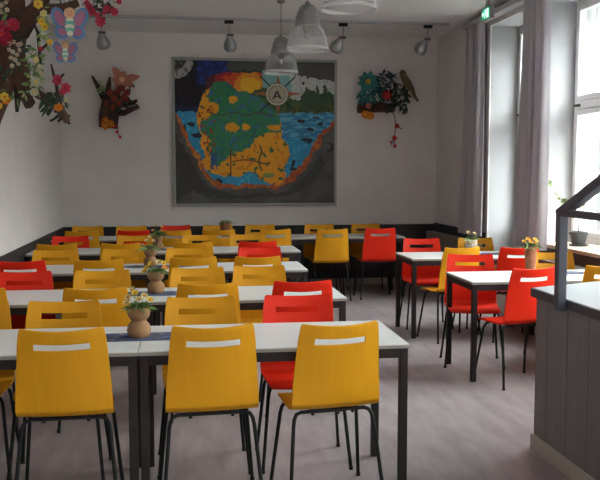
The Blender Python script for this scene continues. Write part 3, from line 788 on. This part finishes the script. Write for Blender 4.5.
c0 = at(385, 100, 11.63)
e = empty('driftwood_arrangement', c0); tag(e, 'dark driftwood wall decoration with teal flower, red rose and bird, right of the painting', 'wall decoration', 'driftwood decorations on the back wall')
MB().tube([L(359, 106, 11.54), L(368, 107, 11.55), L(380, 107, 11.56), L(394, 109, 11.58)], [.1, .085, .075, .05], 12).build('log', M['wood'], e, 70)
t = MB()
for k in range(70): t.leaf(L(random.uniform(358, 384), random.uniform(84, 100), 11.46), (random.uniform(-1, 1), -.4, random.uniform(-1, .8)), .1, .05)
t.build('leaves', M['teal'], e)
t = MB()
for k in range(70): t.leaf(L(random.uniform(372, 394), random.uniform(74, 96), 11.46), (random.uniform(-1, 1), -.4, random.uniform(-.4, 1)), .12, .035)
t.build('leaves', M['navy'], e)
t = MB()
for k in range(70): t.leaf(L(random.uniform(388, 408), random.uniform(84, 110), 11.44), (random.uniform(-1, 1), -.4, random.uniform(-1, .8)), .09, .05)
t.build('leaves', M['leafd'], e)
MB().tube([L(390, 108, 11.46), L(400, 103, 11.44), L(406, 92, 11.42)], [.03, .022, .01], 7).build('branch', M['woodd'], e, 60)
flower('flower', M['teal'], M['petal_y'], .15, e, L(368, 82, 11.4), (-.15, -1, .1), 9, .2)
q = L(386, 96, 11.37)
rs = flower('rose', M['petal_r'], M['petal_r'], .09, e, q, (0, -1, .1), 7, .8)
MB().ball(q+Vector((0, -.02, 0)), .06, (1, .8, 1), 2, .25).build('rose_bud', M['petal_r'], rs, 60)
for (x, y) in ((365, 115), (370, 116)): flower('flower', M['petal_o'], M['petal_y'], .065, e, L(x, y, 11.38), (0, -1, .1), 7)
flower('flower', M['petal_k'], M['petal_r'], .045, e, L(368, 106, 11.38), (0, -1, .1), 6)
for (x, y) in ((399, 92), (402, 98)): flower('flower', M['petal_w'], M['leafp'], .035, e, L(x, y, 11.38), (0, -1, .1), 6)
# little bird
bb = MB().tube([L(401, 72, 11.38), L(404, 77, 11.38), L(408, 84, 11.38), L(412, 90, 11.38), L(415, 97, 11.39), L(418, 101, 11.4)], [.025, .045, .055, .035, .022, .018], 10).build('bird_figure', M['bird'], e, 70)
MB().ball(L(403, 73, 11.37), .04).build('bird_head', M['bird'], bb, 60)
MB().tube([L(402, 71, 11.36), L(400, 70, 11.34)], [.012, .002], 6).build('beak', M['woodd'], bb)
t = MB(); t.tube([L(392, 110, 11.42), L(395, 118, 11.45), L(396, 127, 11.5), L(394, 138, 11.52), L(395, 146, 11.53)], .006, 5); t.tube([L(396, 126, 11.5), L(402, 129, 11.48)], .007, 5); t.tube([L(394, 138, 11.52), L(391, 145, 11.52)], .006, 5); t.build('stem', M['woodd'], e)
for (x, y, r) in ((397, 126, .035), (394.5, 138, .035), (395, 146, .026), (391, 142, .015)): MB().ball(L(x, y, 11.48), r).build('berry', M['berry'], e, 60)

# ---------------------------------------------------------------- hanging branch, near left
random.seed(33)
YH = 4.4
e = empty('hanging_branch_arrangement', at(25, 50, YH)); tag(e, 'large hanging driftwood branch full of artificial flowers, at upper left', 'hanging decoration')
L = lambda x, y, Y=YH: local(e, x, y, Y)
def br_(pts, rs, m='wood', n=10): return MB().tube([L(*p) for p in pts], rs, n).build('branch', M[m], e, 70)
br_([(-14, 150, 4.45), (-6, 120, 4.42), (2, 92, 4.4), (8, 62, 4.42), (11, 30, 4.44), (8, -10, 4.46)], [.03, .035, .05, .075, .08, .08])
br_([(8, 48, 4.42), (18, 30, 4.42), (30, 16, 4.4), (38, 8, 4.38), (46, -6, 4.4)], [.07, .055, .045, .04, .03])
br_([(14, 52), (20, 72), (25, 90), (29, 108)], [.05, .048, .04, .018])
br_([(17, 70), (18, 92), (17, 112)], [.03, .02, .008], 'woodd')
br_([(27, 95), (33, 103), (31, 107)], [.02, .014, .006])
br_([(38, 8), (52, 9, 4.36), (64, 8, 4.36), (78, 3, 4.38)], [.03, .026, .022, .018])
br_([(27, 38), (31, 30), (35, 26), (38, 33), (39, 48), (41, 68)], [.006, .008, .008, .009, .008, .006], 'woodd', 7)
br_([(30, 84), (38, 94), (48, 100), (56, 106), (63, 114), (68, 122)], [.015, .024, .022, .02, .022, .016])
br_([(51, 64), (54, 76), (57, 88), (58, 100)], [.004, .008, .009, .01], 'woodd', 7)
for p in (((62, 113), (54, 119), (50, 121)), ((64, 116), (70, 116)), ((60, 110), (54, 112)), ((66, 120), (70, 124)), ((57, 80), (64, 74)), ((39, 52), (46, 45), (50, 40)), ((62, 117), (58, 122))):
    MB().tube([L(*q) for q in p], [.009]+[.006]*(len(p)-1), 6).build('branch', M['woodd'], e, 60)
def fol(m, n, xa, xb, ya, yb, ln=.045, wd=.02):
    t = MB()
    for k in range(n): t.leaf(L(random.uniform(xa, xb), random.uniform(ya, yb), YH+random.uniform(-.08, .04)), (random.uniform(-1, 1), random.uniform(-.8, .3), random.uniform(-1, .8)), ln*random.uniform(.7, 1.2), wd)
    t.build('leaves', M[m], e)
fol('leafp', 26, 38, 52, 2, 44, .03, .014); fol('leaf', 40, 25, 41, 50, 95); fol('leafd', 30, -3, 20, 20, 90, .05, .024); fol('leafd', 34, 44, 62, 94, 108); fol('leaf', 16, -4, 8, 0, 24); fol('leafd', 30, 10, 30, 30, 60, .04, .02)
fol('leafd', 14, 40, 66, 0, 12, .035, .016); fol('leafp', 26, 24, 40, 55, 96, .032, .016); fol('leafd', 34, 46, 66, 88, 112, .035, .016); fol('leafp', 22, 36, 50, 8, 46, .03, .014); fol('leaf', 20, -4, 18, 60, 100, .04, .02)
FL = [((2, 34), 'petal_p', .055), ((-3, 28), 'petal_p', .05), ((13, 25), 'petal_p', .036), ((6, 40), 'petal_p', .04), ((58, 80), 'petal_p', .03), ((66, 88), 'petal_p', .028), ((63, 92), 'petal_p', .022), ((41, 49), 'petal_p', .014),
      ((5, 97), 'petal_y', .026), ((7, 101), 'petal_o', .026), ((59, 108), 'petal_o', .026), ((0, 106), 'petal_y', .02), ((36, 82), 'petal_w', .03), ((34, 93), 'petal_w', .026), ((66, 100), 'petal_w', .016),
      ((42, 22), 'petal_y', .022), ((45, 27), 'petal_y', .02), ((50, 42), 'petal_y', .018), ((38, 4), 'petal_y', .026), ((44, 14), 'petal_c', .022), ((36, 60), 'petal_c', .018), ((40, 67), 'petal_w', .016)]
for (x, y), m_, r in FL: flower('flower', M[m_], M[{'petal_p': 'petal_r', 'petal_y': 'petal_o', 'petal_o': 'petal_o'}.get(m_, 'petal_y')], r, e, L(x, y, 4.29), (random.uniform(-.4, .4), -1, random.uniform(-.2, .5)), 6 if r < .035 else 8)
for (x, y) in ((10, 44), (14, 42), (18, 45), (9, 50), (13, 52), (17, 55), (20, 50), (11, 58), (15, 60), (21, 44), (12, 66), (18, 64), (38, 70), (42, 74), (2, 6), (6, 3), (1, 12), (7, 10)):
    flower('blossom', M['petal_w'], M['petal_o'], .013, e, L(x, y, 4.28), (random.uniform(-.5, .5), -1, random.uniform(-.2, .5)), 5)
a = L(8, -10, 4.46); b = L(46, -6, 4.4); zc = HC-e.location.z
MB().tube([a, (a.x+.02, a.y, zc)], .004, 6).build('cord', M['cord'], e); MB().tube([b, (b.x-.02, b.y, zc)], .004, 6).build('cord', M['cord'], e)
# pink flower garland
e = empty('flower_garland', at(98, 10, YH)); tag(e, 'small hanging bunch of magenta flowers with dark leaves above the left spotlight', 'flower garland')
t = MB()
for k in range(44): t.leaf(L(random.choice((92, 100, 108))+random.uniform(-9, 9), random.uniform(2, 14), YH+random.uniform(-.04, .05)), (random.uniform(-1, 1), random.uniform(-.6, .4), random.uniform(-.6, .8)), .03, .02)
t.build('leaves', M['leafd'], e)
for (x, y, r) in ((89, 7, .022), (92, 12, .024), (97, 15, .016), (100, 22, .03), (107, 9, .022), (114, 12, .024), (119, 2, .016), (104, 13, .014), (87, 3, .016)):
    flower('flower', M['petal_p'], M['petal_r'], r, e, L(x, y, 4.35), (random.uniform(-.3, .3), -1, .1), 7)
zc = HC-e.location.z
for x in (94, 103): q = L(x, 10); MB().tube([q, (q.x, q.y, zc)], .0025, 5).build('cord', M['cord'], e)
q1, q2 = L(87, 6), L(114, 10); MB().tube([q1, L(94, 9), L(103, 9), q2], .004, 5).build('stem', M['woodd'], e)

# painted wooden butterflies
def butterfly(px, py, S, label, hat):
    e = empty('butterfly_ornament', at(px, py, 4.3 if S > .07 else 4.345)); tag(e, label, 'butterfly ornament', 'painted butterflies hanging at left')
    def ell(cx, cz, rx, rz, n=20, a=0): return [(cx+rx*math.cos(t_)*math.cos(a)-rz*math.sin(t_)*math.sin(a), cz+rx*math.cos(t_)*math.sin(a)+rz*math.sin(t_)*math.cos(a)) for t_ in [2*math.pi*k/n for k in range(n)]]
    for s in (-1, 1):
        w_ = MB(); w_.flat([(x*S, z*S) for x, z in ell(s*.52, .22, .36, .6, 24, -s*.45)], -.004, .004); w_.flat([(x*S, z*S) for x, z in ell(s*.4, -.48, .36, .34, 24, s*.3)], -.0042, .0042)
        wo = w_.build('wing', M['blue'], e)
        i_ = MB(); i_.flat([(x*S, z*S) for x, z in ell(s*.5, .22, .22, .42, 20, -s*.45)], -.006, -.004); i_.flat([(x*S, z*S) for x, z in ell(s*.38, -.46, .22, .2, 20, s*.3)], -.006, -.004)
        i_.build('wing_patch', M['pink'], wo)
    for k in range(5):
        z1 = .22-k*.17; wd_ = (.2, .24, .25, .23, .16)[k]
        MB().flat([(x*S, z*S) for x, z in ell(0, z1-.08, wd_, .13, 16)], -.010-.0004*k, -.004).build('body_stripe', M['mint' if k % 2 else 'cream'], e)
    hd = MB().ball((0, -.006, S*.48), S*.3, (1, .3, 1)).build('head', M['skin'], e, 70)
    for s in (-1, 1): MB().ball((s*S*.1, -.006-S*.085, S*.53), S*.03).build('eye', M['brownp'], hd)
    MB().tube([(-S*.1, -.006-S*.085, S*.40), (0, -.008-S*.09, S*.36), (S*.1, -.006-S*.085, S*.40)], S*.015, 5).build('mouth', M['petal_r'], hd)
    MB().ball((0, -.002, S*.64), S*.26, (1.15, .35, .55)).build('hair', M[hat], e, 70)
    return e
b1 = butterfly(70, 23, .095, 'larger blue and pink painted wooden butterfly, the upper of two', 'brownp')
b2 = butterfly(65.5, 52, .062, 'smaller blue and pink painted wooden butterfly, the lower of two', 'petal_o')
z1 = b1.location.z
MB().tube([(0, .002, .05), (-.004, .002, HC-z1)], .0015, 5).build('cord', M['cord'], b1)
MB().tube([(0, .002, .04), (-.002, .008, HC-b2.location.z)], .0012, 5).build('cord', M['cord'], b2)

# ---------------------------------------------------------------- daylight
wd = bpy.data.worlds.new('world'); scn.world = wd; wd.use_nodes = True
nt = wd.node_tree; bg = nt.nodes['Background']; bg.inputs[1].default_value = 20
tc = nt.nodes.new('ShaderNodeTexCoord'); sx = nt.nodes.new('ShaderNodeSeparateXYZ'); rp = nt.nodes.new('ShaderNodeValToRGB')
nt.links.new(tc.outputs['Generated'], sx.inputs[0]); nt.links.new(sx.outputs['Z'], rp.inputs[0]); nt.links.new(rp.outputs[0], bg.inputs[0])
el = rp.color_ramp.elements          # overcast sky, brighter overhead, pale street and houses towards the horizon
el[0].position = 0; el[0].color = (.0125, .013, .013, 1); el[1].position = 1; el[1].color = (.7, .7, .7, 1)
for p_, v_ in ((.09, .015), (.2, .15), (.34, .42), (.6, .6)):
    q = el.new(p_); q.color = (v_*.98, v_*.99, v_, 1)
for i, (a, b) in enumerate(rec):
    ld = bpy.data.lights.new('window_portal', 'AREA'); ld.shape = 'RECTANGLE'; ld.size = b-a; ld.size_y = ZT-ZS
    ld.cycles.is_portal = True
    lo = bpy.data.objects.new('window_portal', ld); col.objects.link(lo); lo.location = (4.14, (a+b)/2, (ZS+ZT)/2)
    lo.matrix_world = Matrix.Translation(lo.location) @ Matrix(((0, 0, 1, 0), (1, 0, 0, 0), (0, 1, 0, 0), (0, 0, 0, 1)))
for a, b in FILL_LWIN:
    ld = bpy.data.lights.new('window_portal', 'AREA'); ld.shape = 'RECTANGLE'; ld.size = b-a; ld.size_y = LZ[1]-LZ[0]; ld.cycles.is_portal = True
    lo = bpy.data.objects.new('window_portal', ld); col.objects.link(lo)
    lo.matrix_world = Matrix.Translation((XL-.22, (a+b)/2, sum(LZ)/2)) @ Matrix(((0, 0, -1, 0), (-1, 0, 0, 0), (0, 1, 0, 0), (0, 0, 0, 1)))
for a, b in FILL_NWIN:
    ld = bpy.data.lights.new('window_portal', 'AREA'); ld.shape = 'RECTANGLE'; ld.size = b-a; ld.size_y = 1.4; ld.cycles.is_portal = True
    lo = bpy.data.objects.new('window_portal', ld); col.objects.link(lo); lo.location = ((a+b)/2, YN-.22, 2.4); lo.rotation_euler = (R(90), 0, 0)
vs = scn.view_settings
scn.display_settings.display_device = 'sRGB'
vs.view_transform = 'Standard'; vs.look = 'None'; vs.gamma = 1; vs.use_curve_mapping = False; vs.exposure = 1.98
